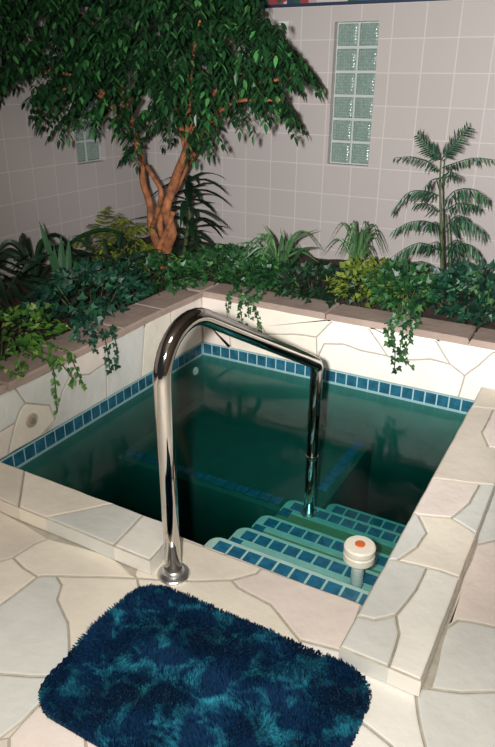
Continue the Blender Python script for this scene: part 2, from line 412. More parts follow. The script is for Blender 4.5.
Rst = [
 (1, [(xi,R0),(-.285,R0),(-.296,1.448),(-.325,1.511),(-.375,1.46),(xi,1.45)]),
 (3, [(-.285,R0),(xo,R0),(xo,1.764),(-.262,1.764),(-.303,1.758),(-.303,1.643),(-.319,1.551),(-.325,1.511),(-.296,1.448)]),
 (1, [(xi,1.45),(-.375,1.46),(-.325,1.511),(-.319,1.551),(-.303,1.643),(-.303,1.758),(-.399,1.747),(xi,1.735)]),
 (1, [(xi,1.735),(-.399,1.747),(-.36,1.845),(-.351,1.936),(-.407,2.023),(xi,2.03)]),
 (0, [(-.399,1.747),(-.303,1.758),(-.262,1.764),(xo,1.764),(xo,2.015),(-.296,2.066),(-.407,2.023),(-.351,1.936),(-.36,1.845)]),
 (2, [(xi,2.03),(-.407,2.023),(-.296,2.066),(-.259,2.192),(-.252,2.34),(-.414,2.288),(xi,2.285)]),
 (1, [(-.296,2.066),(xo,2.015),(xo,2.36),(-.252,2.34),(-.259,2.192)]),
 (4, [(xi,2.285),(-.414,2.288),(-.252,2.34),(xo,2.36),(xo,2.65),(-.28,2.649),(-.329,2.771),(-.325,3.03),(xi,3.0)]),
 (2, [(-.325,3.03),(-.329,2.771),(-.28,2.649),(xo,2.65),(xo,3.05)]),
 (4, [(xi,3.0),(-.325,3.03),(xo,3.05),(xo,YB-.005),(xi,YB-.005)]),
]
curb('curb_right', Rst, 'low raised flagstone curb along the right edge of the pool', clr)

# ------------------------------------------------------------------ pool basin
ZF = -.95
sh = MB()
sh.box((XL-.02, YF-.15, ZF-.1), (XR+.02, YB+.02, ZF))                     # basin floor
sh.box((XL-.15, YF-.15, ZF-.1), (XL, YB+.15, -.03)); sh.box((XR, YF, ZF-.1), (XR+.15, YB, -.006))
sh.box((XL, YB, ZF-.1), (XR+.15, YB+.15, -.03)); sh.box((XL, YF-.15, ZF-.1), (XR, YF, -.007))
pool = tag(sh.build('pool_shell', PLASTER), 'sunken green plaster pool basin with blue tile edging', 'pool', kind='structure')
# waterline tiles on the four sides
tb = MB(); tp = .0642; tz0 = -.115
def tilerow(mb, a, b, fixed, axis, sgn, rows):
    n = int(abs(b-a)/tp)
    for k in range(n+1):
        p0, p1 = a+k*tp+.004, min(b-.003, a+(k+1)*tp-.004)
        if p1-p0 < .01: continue
        for r in rows:
            z0, z1 = r
            if axis == 'x':
                y0, y1 = sorted((fixed, fixed+sgn*.0075)); mb.box((p0, y0, z0), (p1, y1, z1), 0)
            else:
                x0, x1 = sorted((fixed, fixed+sgn*.0075)); mb.box((x0, p0, z0), (x1, p1, z1), 0)
rows = [(-.0985, -.036)]
tilerow(tb, XL+.008, XR-.006, YB, 'x', -1, rows); tilerow(tb, YF+.006, YB-.01, XL, 'y', 1, rows)
tilerow(tb, YF+.006, YB-.01, XR, 'y', -1, rows[:1]); tilerow(tb, XL+.008, XR-.006, YF, 'x', 1, rows[:1])
gb = [((XL, YB-.005, -.115), (XR, YB, -.03)), ((XL, YF, -.115), (XL+.005, YB, -.03)), ((XR-.005, YF, -.115), (XR, YB, -.03)), ((XL, YF, -.115), (XR, YF+.005, -.03))]
for a, b in gb: tb.box(a, b, 1)
tb.build('tile_band', [POOLTILE, POOLGROUT], pool)
# steps going down away from the deck
SX = -1.12
edges = [1.768, 1.97, 2.19, 2.46, 2.64]; tops = [-.125, -.21, -.293, -.375, -.455]
prevy = YF
for k in range(5):
    y1, zt = edges[k], tops[k]; x0 = SX+(.0, .006, -.004, .0, .145)[k]; mb = MB(); r = .045
    poly = [(x0, YF-.02), (XR+.02, YF-.02), (XR+.02, y1)]+[(x0+r-r*math.sin(a*PI/12), y1-r+r*math.cos(a*PI/12)) for a in range(7)]
    mb.prism(poly, ZF, zt, 0, .012)
    st = mb.build('step', [TREAD], pool)
    nb = MB()
    np_ = [(x0+.008, max(prevy+.01, y1-.115)), (XR-.001, max(prevy+.01, y1-.115)), (XR-.001, y1-.008)]+[(x0+.008+r-r*math.sin(a*PI/12), y1-.008-r+r*math.cos(a*PI/12)) for a in range(7)]
    nb.prism(np_, zt-.004, zt+.003, 0)
    n = int((XR-x0-.05)/tp)
    for i in range(n+1):
        a0 = x0+.045+i*tp; a1 = min(XR-.004, a0+tp-.010)
        if a1-a0 > .015: nb.box((a0, y1-.083, zt), (a1, y1-.028, zt+.005), 1)
    nb.box((x0+.016, y1-.15, zt), (x0+.066, y1-.093, zt+.005), 1)
    nb.build('tile_edge', [NOSING, STEPTILE], st)
    prevy = y1
# underwater bench across the back left, tile strips along its edges
BX, BY, BZ = -.965, 2.39, -.405
mb = MB(); mb.prism([(XL-.02, BY), (BX, BY), (BX, YB+.02), (XL-.02, YB+.02)], ZF, BZ, 0, .015)
be = mb.build('bench', PLASTER, pool)
nb = MB()
for i in range(17):
    a0 = XL+.02+i*tp
    if a0+tp < SX-.01: nb.box((a0, BY+.03, BZ-.002), (a0+tp-.009, BY+.085, BZ+.004), 0)
for i in range(9):
    a0 = 2.64+i*tp
    nb.box((BX-.085, a0, BZ-.002), (BX-.03, a0+tp-.009, BZ+.004), 0)
nb.build('tile_edge', STEPTILE, be)
# water
wm = MB(); wm.box((XL+.0005, YF+.0005, ZF-.05), (XR-.0005, YB-.0005, WL))
tag(wm.build('water', WATER), 'dark green still water filling the pool', 'water', kind='stuff')

# ------------------------------------------------------------------ planter walls
pw = MB(); PT = .27
pw.box((XL-.2, -1.0, -.1), (XL-.012, YB+.2, PT)); pw.box((XL-.012, YB+.012, -.1), (1.6, YB+.2, PT))
ymap = lambda u, v, h: (u, YB+.012-.012*(v < 2)-h, v)
xmap = lambda u, v, h: (XL-.012+.012+h, u, v)
Bst = [
 (2, [(196,345),(196,290),(226,296),(229,330),(232,360)]),
 (0, [(226,296),(300,306),(339,316),(316,337),(304,335),(266,334),(263,328),(229,330)]),
 (0, [(229,330),(263,328),(266,334),(304,335),(316,337),(317,359),(309,375),(232,360)]),
 (3, [(316,337),(339,316),(364,322),(387,356),(359,350),(343,344),(324,344),(317,359)]),
 (3, [(317,359),(324,344),(343,344),(359,350),(387,356),(398,361),(430,359),(450,364),(465,376),(458,400),(400,390),(325,374),(309,375)]),
 (3, [(364,322),(430,332),(450,364),(430,359),(398,361),(387,356)]),
 (3, [(430,332),(500,345),(493,353),(465,376),(450,364)]),
 (3, [(500,345),(530,350),(540,420),(458,400),(465,376),(493,353)]),
]
cb_ = lambda u, v: (max(u, XL), max(-.03, min(PT, v)))
for t, poly in Bst:
    stone(pw, [(aty(p, YB).x, aty(p, YB).z) for p in poly], lambda u, v, h: (u, YB+.001-h, v), t, clampf=cb_)
pw.box((-.32, YB+.002, -.03), (1.6, YB+.013, PT), 3)
Lst = [
 (1, [(-40,392),(14,386),(25,403),(20,410),(15,423),(0,432),(-40,440)]),
 (1, [(-40,392),(-40,360),(14,350),(75,330),(75,352),(66,365),(70,376),(62,392),(55,420),(50,405),(25,403),(14,386)]),
 (0, [(25,403),(50,405),(55,420),(40,436),(8,455),(15,423),(20,410)]),
 (2, [(-40,440),(0,432),(15,423),(8,455),(-40,480)]),
 (2, [(75,352),(75,330),(104,320),(104,338),(106,363),(90,374),(70,376),(66,365)]),
 (1, [(70,376),(90,374),(106,363),(107,400),(40,436),(55,420),(62,392)]),
 (1, [(104,338),(104,320),(145,300),(145,317),(141,380),(107,400),(106,363)]),
 (0, [(145,317),(145,300),(170,292),(172,360),(141,380)]),
 (2, [(170,292),(206,285),(206,352),(172,360)]),
]
cb2 = lambda u, v: (min(u, YB), max(-.03, min(PT, v)))
for t, poly in Lst:
    stone(pw, [(atx(p, XL).y, atx(p, XL).z) for p in poly], lambda u, v, h: (XL-.001+h, u, v), t, clampf=cb2)
pl = pw.build('planter_wall', SM+[CAPSTONE])
tag(pl, 'raised planter wall faced in pale flagstone behind and left of the pool', 'planter', kind='structure')
cp = MB()
def capstones(axis, cuts):
    for k in range(len(cuts)-1):
        a, b = cuts[k], cuts[k+1]
        s0, s1 = random.uniform(-.03, .03), random.uniform(-.02, .02)
        if axis == 'x':
            poly = [(a+.003, YB-.012+random.uniform(-.006,.006)), (b-.003, YB-.012+random.uniform(-.006,.006)), (b-.003+s0*.5, YB+.21), (a+.003, YB+.205)]
        else:
            poly = [(XL+.012+random.uniform(-.006,.006), a+.003), (XL+.012+random.uniform(-.006,.006), b-.003), (XL-.205, b-.003), (XL-.21, a+.003)]
        p = refine(poly, .04, .004)
        A = sum(p[i][0]*p[(i+1)%len(p)][1]-p[(i+1)%len(p)][0]*p[i][1] for i in range(len(p)))
        if A < 0: p = p[::-1]
        zt = PT+.036+random.uniform(-.003, .003)
        q = inset2(p, .008)
        cp.rings([[(x,y,PT) for x,y in p], [(x,y,zt-.009) for x,y in p], [(x,y,zt) for x,y in q]], 0, True)
capstones('x', [XL+.012, -1.78, -1.3, -.93, -.52, -.1, .4, .95, 1.6])
capstones('y', [-1.0, -.4, .2, .75, 1.25, 1.72, 2.12, 2.5, 2.86, YB-.02])
cp.rings([[(XL-.21,YB-.015,PT),(XL+.009,YB-.015,PT),(XL+.009,YB+.2,PT),(XL-.21,YB+.2,PT)],
          [(XL-.21,YB-.015,PT+.03),(XL+.009,YB-.015,PT+.03),(XL+.009,YB+.2,PT+.03),(XL-.21,YB+.2,PT+.03)],
          [(XL-.2,YB-.006,PT+.038),(XL,YB-.006,PT+.038),(XL,YB+.19,PT+.038),(XL-.2,YB+.19,PT+.038)]], 0, True)
cp.build('coping', CAPSTONE, pl)
# soil
so = MB(); GS = .25
def soilgrid(x0, x1, y0, y1):
    nx, ny = int((x1-x0)/.08)+1, int((y1-y0)/.08)+1; vs = []
    for j in range(ny+1):
        for i in range(nx+1):
            x, y = x0+(x1-x0)*i/nx, y0+(y1-y0)*j/ny
            vs.append((x, y, GS+.02*noise.noise(Vector((x*5, y*5, 0)))))
    so.add(vs, [(j*(nx+1)+i, j*(nx+1)+i+1, (j+1)*(nx+1)+i+1, (j+1)*(nx+1)+i) for j in range(ny) for i in range(nx)])
soilgrid(XW+.001, XL-.201, -1.0, YW-.001); soilgrid(XL-.201, 1.59, YB+.201, YW-.001)
tag(so.build('soil', SOIL), 'dark planting soil inside the raised planter', 'soil', kind='stuff')

# ------------------------------------------------------------------ handrail
HX = -1.036; YPOST = 2.425; XPOST = -.980; ZEND = .36; tr = .0268
hr = empty('handrail', (HX, 1.385, 0), 'curved polished steel handrail from the deck down into the pool', 'handrail')
def arc(c, r, a0, a1, n=10): return [(HX, c[0]+r*math.cos(math.radians(a0+(a1-a0)*i/n)), c[1]+r*math.sin(math.radians(a0+(a1-a0)*i/n))) for i in range(n+1)]
sl = math.atan2(.807-.358, 2.389-1.578)                   # slope of the falling bar
r1 = .145; ya = 1.378
sl = math.atan2(.838-ZEND, YPOST-1.56); nd = math.degrees(sl)
c1 = (ya+r1, .708)
a1 = arc(c1, r1, 180, 90-nd+0, 12)
dy, dz = math.cos(sl), -math.sin(sl)
s0 = a1[-1]
yb2 = YPOST; r2 = .05
# the sloping bar meets the wet post
tlen = (yb2-r2*(1-math.sin(0))-s0[1])/dy - r2*.35
e = (HX, s0[1]+dy*tlen, s0[2]+dz*tlen)
c2 = (e[1]-r2*math.sin(sl), e[2]-r2*math.cos(sl))
a2 = arc(c2, r2, 90-nd, 0, 8)
yp = a2[-1][1]
pts = [(HX, ya+.007, .0), (HX, ya+.004, .3), (HX, ya, .6)]+a1+[(HX, s0[1]+dy*tlen*t, s0[2]+dz*tlen*t) for t in (.25,.5,.75)]+a2+[(HX, yp, .1), (HX, yp, -.2), (HX, yp, tops[3]+.004)]
rx = lambda y: HX+(XPOST-HX)*max(0, min(1, (y-ya)/(yp-ya)))
pts = [(rx(p[1]), p[1], p[2]) for p in pts]
mb = MB(); mb.tube(pts, tr, 24); mb.build('rail_tube', CHROME, hr, smooth=True)
for y, z in ((ya+.007, 0.0), (yp, tops[3]+.004)):
    mb = MB(); mb.lathe([(.0545, 0), (.0545, .007), (.051, .0115), (.036, .015), (.034, .016), (.0335, .026), (.030, .029)] if z == 0 else [(.04, 0), (.04, .006), (.03, .014), (.026, .016)], (rx(y), y, z), 36)
    o = mb.build('flange', SATIN, hr)
mb = MB(); mb.lathe([(.0255, -.012), (.0285, -.010), (.0285, .010), (.0255, .012)], (XPOST, yp, WL+.04), 28); mb.build('collar', CHROME, hr, smooth=True)

# ------------------------------------------------------------------ bath mat
def rrect(x0, x1, y0, y1, r, n=8):
    out = []
    for cx, cy, a in ((x1-r, y1-r, 0), (x0+r, y1-r, 90), (x0+r, y0+r, 180), (x1-r, y0+r, 270)):
        for i in range(n+1):
            t = math.radians(a+90*i/n); out.append((cx+r*math.cos(t), cy+r*math.sin(t)))
    return out
MX0, MX1, MY0, MY1 = -1.10, -.295, .775, 1.315
bmx = empty('bath_mat', ((MX0+MX1)/2, (MY0+MY1)/2, .001), 'dark teal shaggy bath mat lying on the flagstone deck', 'bath mat')
mb = MB(); mb.prism(rrect(MX0+.012, MX1-.012, MY0+.012, MY1-.012, .09), .001, .014, 0, .004); mb.build('backing', BACKING, bmx)
def inr(x, y, r=.1):
    x0, x1, y0, y1 = MX0+.006, MX1-.006, MY0+.006, MY1-.006
    if not (x0 < x < x1 and y0 < y < y1): return False
    dx = max(x0+r-x, 0, x-(x1-r)); dy = max(y0+r-y, 0, y-(y1-r))
    return dx*dx+dy*dy < r*r
mb = MB(); rp = random.Random(3); st_ = .0042
nx_, ny_ = int((MX1-MX0)/st_), int((MY1-MY0)/st_)
for i in range(nx_):
    for j in range(ny_):
        x, y = MX0+(i+rp.random())*st_, MY0+(j+rp.random())*st_
        if not inr(x, y): continue
        q = Vector((x*7, y*7, 0)); lx = noise.noise(q)*1.5; ly = noise.noise(q+Vector((50, 0, 0)))*1.5
        h = .018*(.8+.4*rp.random()); lx, ly = lx*.014+rp.uniform(-.004,.004), ly*.014+rp.uniform(-.004,.004)
        a = rp.random()*PI; w = .0032; c, s_ = math.cos(a)*w, math.sin(a)*w
        m_ = (x+lx*.4, y+ly*.4, .012+h*.6); t = (x+lx, y+ly, .012+h)
        mb.add([(x-c, y-s_, .012), (x+c, y+s_, .012), (m_[0]+c*.9, m_[1]+s_*.9, m_[2]), (m_[0]-c*.9, m_[1]-s_*.9, m_[2]), t], [(0,1,2,3),(3,2,4)])
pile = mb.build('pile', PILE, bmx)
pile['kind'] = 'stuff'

# ------------------------------------------------------------------ floating dispenser
fc = (-.552, 1.83, -.16)
fd = empty('chlorine_dispenser', fc, 'white floating dispenser with an orange-centred lid over the pool steps', 'dispenser')
mb = MB(); mb.lathe([(.030, .095), (.052, .098), (.056, .104), (.056, .128), (.053, .132), (.053, .136), (.056, .140), (.056, .158), (.051, .164), (.030, .166), (.0, .166)][:-1]+[(.004, .166)], fc, 40)
mb.build('float_lid', PLASTIC, fd, smooth=False)
mb = MB(); mb.lathe([(.018, .166), (.018, .169), (.014, .171)], fc, 24); mb.build('dial', ORANGE, fd)
mb = MB(); mb.lathe([(.020, -.02), (.022, -.015), (.022, .100), (.018, .102)], fc, 24)
for k in range(5): mb.lathe([(.0228, .0+k*.02), (.0228, .006+k*.02)], fc, 24)
mb.build('tube', TUBEPL, fd)

# ------------------------------------------------------------------ wall fittings in the basin surround
p = atx((31, 420), XL)
wf = empty('light_switch', (XL+.003, p.y, p.z), 'small beige spa control button set in the left flagstone face', 'control button')
def xdisc(mb, prof, c, n=28, mi=0, sy=1., sz=1.):
    mb.rings([[(c[0]+d, c[1]+r*sy*math.cos(2*PI*a/n), c[2]+r*sz*math.sin(2*PI*a/n)) for a in range(n)] for r, d in prof], mi, True)
c = (XL+.003, p.y, p.z)
mb = MB(); xdisc(mb, [(.034, 0), (.034, .004), (.030, .007), (.018, .007)], c); mb.build('escutcheon', plain('beige_plastic', srgb(178, 160, 140), .5, var=.15, scale=60), wf)
mb = MB(); xdisc(mb, [(.016, .006), (.016, .011), (.012, .013)], c); mb.build('button', plain('grey_button', srgb(140, 134, 124), .4), wf)
wf.name = 'spa_button'
p = atx((197, 364), XL)
jt = empty('pool_jet', (XL+.006, 3.16, -.19), 'small pale round water jet just under the waterline in the far corner', 'jet')
mb = MB(); xdisc(mb, [(.026, 0), (.026, .006), (.020, .012), (.012, .008)], (XL+.007, 3.16, -.19)); mb.build('jet_ring', PLASTIC, jt)

# white framed panel high on the back wall
fp = empty('framed_panel', (-2.35, YW-.001, 1.62), 'small white-framed grey panel high on the back wall beside the tree', 'panel')
mb = MB()
for a, b in (((-2.49,1.62),(-2.225,1.642)), ((-2.49,1.826),(-2.225,1.848)), ((-2.49,1.642),(-2.468,1.826)), ((-2.247,1.642),(-2.225,1.826))):
    mb.box((a[0], YW-.022, a[1]), (b[0], YW-.001, b[1]))
mb.build('frame', WFRAME, fp)
mb = MB(); mb.box((-2.468, YW-.010, 1.642), (-2.247, YW-.001, 1.826)); mb.build('panel_face', PANEL, fp)

# ------------------------------------------------------------------ plants
def leaf(mb, p, d, up, L, W, fold=.25, droop=.0, segs=2, shape=(0, 1, .75, 0), mi=0):
    """a folded leaf blade along d; shape gives half-width factors along the length"""
    d = d.normalized(); s = d.cross(up)
    if s.length < 1e-4: s = d.orthogonal()
    s.normalize(); n = s.cross(d).normalized(); k = len(shape); vs = []
    for i in range(k):
        t = i/(k-1); c = p+d*(L*t)+Vector((0,0,-1))*(droop*L*t*t)
        w = W*.5*max(shape[i], .02)
        vs += [c-s*w+n*(fold*w), c, c+s*w+n*(fold*w)]
    fs = []
    for i in range(k-1):
        a = i*3; fs += [(a, a+1, a+4, a+3), (a+1, a+2, a+5, a+4)]
    mb.add(vs, fs, mi)
def ivyleaf(mb, p, d, up, L, mi=0):
    d = d.normalized(); s = d.cross(up)
    if s.length < 1e-4: s = d.orthogonal()
    s.normalize(); n = s.cross(d)
    o2 = [(0,0), (-.42,-.02), (-.60,.34), (-.27,.46), (0,1.05), (.27,.46), (.60,.34), (.42,-.02)]
    vs = [p+s*(x*L)+d*(y*L)+n*(.22*abs(x)*L-.10*y*y*L) for x, y in o2]
    mb.add(vs, [(0,1,2,3),(0,3,4),(0,4,5),(0,5,6,7)], mi)
def heartleaf(mb, p, d, up, L, mi=0): leaf(mb, p, d, up, L, L*.78, .3, .12, shape=(.35, 1, .8, .35, 0), mi=mi)
def pinnate(mb, base, d, L, n, ll, lw, droop=.35, hang=.2, mi=0, rnd=random, shape=(.15, 1, .8, .1)):
    d = d.normalized(); s = d.cross(Vector((0,0,1)))
    if s.length < .1: s = Vector((1,0,0))
    s.normalize()
    for i in range(n):
        t = (i+.6)/n; c = base+d*(L*t)+Vector((0,0,-droop*L*t*t))
        dd = (d+Vector((0,0,-2*droop*t))).normalized()
        for sg in (-1, 1):
            ld = (dd*.55+s*sg*.9+Vector((0,0,-hang))+Vector((rnd.uniform(-.2,.2), rnd.uniform(-.2,.2), rnd.uniform(-.2,.2)))).normalized()
            k = ll*(1-.35*abs(t-.45)*2*.6)*rnd.uniform(.85, 1.12)
            leaf(mb, c, ld, Vector((rnd.uniform(-.3,.3), rnd.uniform(-.3,.3), 1)), k, lw, .25, .15, shape=shape, mi=mi)
    c = base+d*L+Vector((0,0,-droop*L)); leaf(mb, c, (d+Vector((0,0,-2*droop))), Vector((0,0,1)), ll, lw, .25, .15, shape=shape, mi=mi)
def rdir(r, zmin=-.3, zmax=1.):
    a = r.uniform(0, 2*PI); z = r.uniform(zmin, zmax); q = math.sqrt(max(0, 1-z*z)); return Vector((q*math.cos(a), q*math.sin(a), z))
def inpoly(x, y, P):
    c = False; j = len(P)-1
    for i in range(len(P)):
        if (P[i][1] > y) != (P[j][1] > y) and x < (P[j][0]-P[i][0])*(y-P[i][1])/(P[j][1]-P[i][1])+P[i][0]: c = not c
        j = i
    return c

# --- the tree in the planter corner
TY = 3.55
tb_ = atz((162, 276), GS); TREE = empty('indoor_tree', (tb_.x, TY, GS), 'large indoor tree with twisted reddish trunks and a wide drooping leafy crown', 'tree')
def tw(p, y): return aty(p, y)
tk = MB()
def limb(pp, rr, n=10): tk.tube(spline(pp, 5), [rr[0]+(rr[1]-rr[0])*i/(len(pp)*5-5) for i in range(len(pp)*5-4)], n)
base = Vector((tb_.x, TY, GS-.02))
limb([base, tw((167,248),3.53), tw((172,232),3.50), tw((166,212),3.52), tw((171,192),3.56), tw((178,172),3.55), tw((186,152),3.5), tw((196,120),3.45)], (.036, .025))
limb([base+Vector((-.015,.02,0)), tw((157,246),3.57), tw((151,226),3.62), tw((150,205),3.63), tw((143,182),3.6), tw((141,160),3.58), tw((132,125),3.55), tw((120,80),3.5)], (.029, .017))
limb([tw((152,228),3.6), tw((158,210),3.5), tw((161,192),3.47), tw((154,178),3.5), tw((146,165),3.55)], (.018, .014))
limb([base+Vector((.015,.02,0)), tw((167,256),3.60), tw((163,240),3.58), tw((160,222),3.55), tw((167,204),3.6), tw((178,185),3.65), tw((190,160),3.7), tw((215,120),3.75)], (.024, .016))
limb([base+Vector((0,-.03,0)), tw((161,262),3.5), tw((159,248),3.5), tw((168,228),3.48), tw((173,212),3.47)], (.026, .016))
tk.build('trunk', BARK, TREE, smooth=True)
tk = MB()
for tgt, yy in (((60,90),3.3), ((20,70),3.2), ((250,70),3.4), ((300,75),3.3), ((280,100),3.2), ((90,40),3.7), ((200,20),3.2), ((160,60),3.9), ((240,30),3.8), ((130,110),3.1)):
    st0 = tw((186,152),3.5) if tgt[0] > 150 else tw((132,125),3.55)
    mid = st0.lerp(tw(tgt, yy), .5)+Vector((0, 0, .12))
    limb([st0, mid, tw(tgt, yy)], (.018, .006), 6)
tk.build('branches', BARK, TREE, smooth=True)
crown = [(-40,-90),(-40,92),(-8,86),(8,92),(14,72),(30,66),(44,76),(30,92),(34,112),(48,116),(62,128),(76,110),(98,108),(104,126),(118,130),(128,150),(138,146),(150,128),(172,126),(190,144),(206,140),(218,112),(232,100),(246,108),(262,96),(276,104),(292,118),(298,112),(282,88),(272,72),(296,72),(318,80),(312,64),(292,42),(270,20),(252,2),(246,-90)]
rt = random.Random(11); fo_ = MB(); cnt = 0
while cnt < 1250:
    x, y = rt.uniform(-40, 325), rt.uniform(-85, 150)
    if not inpoly(x, y, crown): continue
    e = min(1., max(0., 1-((x-150)/210)**2-((y-10)/150)**2)); half = .12+.55*math.sqrt(e)
    Y = 3.5-.75*max(0, min(1, (110-x)/130))+rt.uniform(-1, 1)*half
    P = aty((x, y), Y)
    if P.x < XW+.12 or Y > YW-.2: continue
    out = Vector((P.x-(-2.65), (P.y-3.5)*.8-.25, 0)); out.normalize()
    d = (out*.75+Vector((rt.uniform(-.6,.6), rt.uniform(-.6,.6), rt.uniform(-.75,.15)))).normalized()
    Ls = rt.uniform(.13, .21); P = P-d*(Ls*.55)
    pinnate(fo_, P, d, Ls, rt.choice((6, 7, 8)), .05, .021, .45, .45, rnd=rt); cnt += 1
fo_.build('foliage', L_TREE, TREE)

# --- generic clumps
def clump(name, c, rad, n, kind, size, mat, label, cat, seed, trails=(), group=None, tmat=None, zmin=-.1, density_up=.5):
    r = random.Random(seed); c = Vector(c); root = empty(name, (c.x, c.y, GS), label, cat, group); mb = MB(); sm = MB()
    def put(p, d, up, L):
        if p.x < XW+.03: p.x = XW+.03
        if p.y > YW-.03: p.y = YW-.03
        if kind == 'ivy': ivyleaf(mb, p, d, up, L)
        elif kind == 'heart': heartleaf(mb, p, d, up, L)
        elif kind == 'lance': leaf(mb, p, d, up, L, L*.2, .3, .35, shape=(.3, .9, 1, .6, .05))
        elif kind == 'fern': pinnate(mb, p-d*(L*.3), d, L, 7, L*.26, L*.085, .4, .2, rnd=r)
    for i in range(n):
        o = rdir(r, zmin, 1.); s = r.uniform(.55, 1.)
        p = c+Vector((o.x*rad[0]*s, o.y*rad[1]*s, o.z*rad[2]*s)); p.z = max(p.z, (GS if (p.x < XL-.2 or p.y > YB+.2) and not (p.x < XL-.2 and False) else PT+.045)+.02)
        if p.y < YB+.02 and p.x > XL-.02: p.x, p.y = (p.x, YB+.03) if p.y > YB-.25 else (XL-.03, p.y)
        d = (o+Vector((r.uniform(-.7,.7), r.uniform(-.7,.7), r.uniform(-.7,.35)))).normalized()
        put(p, d, Vector((o.x*.5+r.uniform(-.4,.4), o.y*.5-.3+r.uniform(-.4,.4), 1)), size*r.uniform(.7, 1.2))
    for i in range(10):
        o = rdir(r, .1, .9); sm.tube([(c.x+o.x*rad[0]*.1, c.y+o.y*rad[1]*.1, GS-.01), (c.x+o.x*rad[0]*.45, c.y+o.y*rad[1]*.45, GS+(c.z-GS)*.6+.02), c+Vector((o.x*rad[0]*.8, o.y*rad[1]*.8, o.z*rad[2]*.8))], .003, 5)
    for path in trails:
        q = spline(path, 5); sm.tube(q, .0028, 5)
        for i in range(1, len(q)):
            a, b = q[i-1], q[i]; k = max(1, int((b-a).length/(size*.38)))
            for j in range(k):
                t = (b-a).normalized(); side = Vector((t.y, -t.x, 0)) if abs(t.z) < .8 else Vector((1 if abs(path[0].y-path[-1].y) > abs(path[0].x-path[-1].x) else 0, 0 if abs(path[0].y-path[-1].y) > abs(path[0].x-path[-1].x) else 1, 0))
                nrm = Vector((.5, -.6, .5)); sg = -1 if (i+j) % 2 else 1
                put(a.lerp(b, (j+r.random())/k)+nrm*.008+Vector((r.uniform(-.012,.012),r.uniform(-.012,.012),0)), side*sg*r.uniform(.5,1)+Vector((0,0,-.5))+t*.3+nrm*.2, nrm+Vector((0,0,.4)), size*r.uniform(.45, .85))
    mb.build('foliage', mat, root); sm.build('stems', STEM, root, smooth=True)
    return root
def trail_x(u0, px_pts, start):      # over the left coping: photo points on the flagstone face
    return [Vector(start), Vector((XL-.08, atx(px_pts[0], XL+.03).y, PT+.06)), Vector((XL+.02, atx(px_pts[0], XL+.03).y, PT+.05))]+[atx(p, XL+.03) for p in px_pts]
def trail_y(px_pts, start):
    return [Vector(start), Vector((aty(px_pts[0], YB-.03).x, YB+.08, PT+.06)), Vector((aty(px_pts[0], YB-.03).x, YB-.02, PT+.05))]+[aty(p, YB-.03) for p in px_pts]

clump('pothos', (-2.40, 1.93, .36), (.22, .38, .15), 360, 'heart', .042, L_POTHOS, 'yellow-green trailing pothos spilling over the left planter edge', 'plant', 21,
      trails=[trail_x(0, [(52,362),(55,385),(57,412)], (-2.4, 2.0, .36)), trail_x(0, [(72,360),(80,378),(84,388)], (-2.4, 2.1, .36)), trail_x(0, [(60,362),(72,378),(70,384)], (-2.4, 2.05, .36)), trail_x(0, [(20,362),(22,366)], (-2.4, 1.8, .36))])
clump('ivy', (-2.42, 2.6, .38), (.25, .44, .19), 560, 'ivy', .042, L_TEAL, 'dark blue-green ivy mound on the left planter below the snake plant', 'ivy', 22,
      trails=[trail_x(0, [(104,335),(108,355),(110,372)], (-2.4, 2.6, .38)), trail_x(0, [(112,328),(117,350),(116,366)], (-2.4, 2.7, .38)), trail_x(0, [(92,340),(96,352)], (-2.4, 2.5, .38))])
clump('bushy_fern', (-2.95, 2.3, .42), (.33, .42, .2), 90, 'lance', .2, L_DARK, 'very dark narrow-leaved bush against the left wall', 'plant', 23)
clump('bushy_fern', (-2.72, 3.12, .38), (.32, .36, .16), 80, 'lance', .17, L_DARK, 'dark arching plant in the left planter between snake plant and tree', 'plant', 24)
clump('yellow_fern', (-2.93, 3.42, .43), (.28, .26, .2), 46, 'fern', .26, L_OLIVE, 'olive-yellow feathery fern left of the tree trunk', 'fern', 25)
clump('ground_ivy', (-2.52, 3.26, .34), (.38, .3, .13), 420, 'ivy', .042, L_IVY, 'low dark ivy carpet around the foot of the tree', 'ivy', 26)
clump('ground_ivy', (-2.1, 3.62, .36), (.42, .32, .13), 480, 'ivy', .045, L_IVY, 'green ivy mound to the right of the tree trunk', 'ivy', 27)
clump('trailing_ivy', (-1.88, 3.46, .37), (.29, .17, .13), 460, 'ivy', .04, L_IVY, 'trailing ivy hanging over the back coping below the spider plant', 'ivy', 28,
      trails=[trail_y([(240,305),(242,322),(243,334)], (-1.9, 3.5, .38)), trail_y([(254,306),(258,320),(262,332)], (-1.85, 3.5, .38)), trail_y([(229,302),(228,312)], (-1.98, 3.5, .38)), trail_y([(248,306),(249,318)], (-1.9, 3.5, .38))])
clump('ground_ivy', (-1.5, 3.53, .36), (.34, .26, .13), 460, 'ivy', .042, L_DARK, 'dark leafy ground cover between the two strap-leaved plants', 'ivy', 29)
clump('lime_shrub', (-1.17, 3.53, .38), (.23, .19, .18), 380, 'heart', .04, L_LIME, 'bright yellow-green shrub on the back planter', 'shrub', 30)
clump('trailing_ivy', (-.95, 3.46, .40), (.21, .17, .19), 440, 'ivy', .042, L_IVY, 'trailing ivy hanging over the back coping beside the yellow-green shrub', 'ivy', 31,
      trails=[trail_y([(392,338),(395,355),(394,371)], (-.95, 3.5, .38)), trail_y([(402,338),(400,352),(404,362)], (-.9, 3.5, .38)), trail_y([(388,336),(390,346)], (-1., 3.5, .38)), trail_y([(410,340),(403,356),(412,368)], (-.9, 3.5, .38))])
clump('ground_ivy', (-.6, 3.6, .38), (.34, .28, .21), 560, 'ivy', .045, L_TEAL, 'dark ivy mass around the foot of the tall palm', 'ivy', 32)
clump('ground_ivy', (-.12, 3.6, .37), (.34, .28, .16), 380, 'ivy', .045, L_DARK, 'dark ground cover at the right end of the back planter', 'ivy', 33)

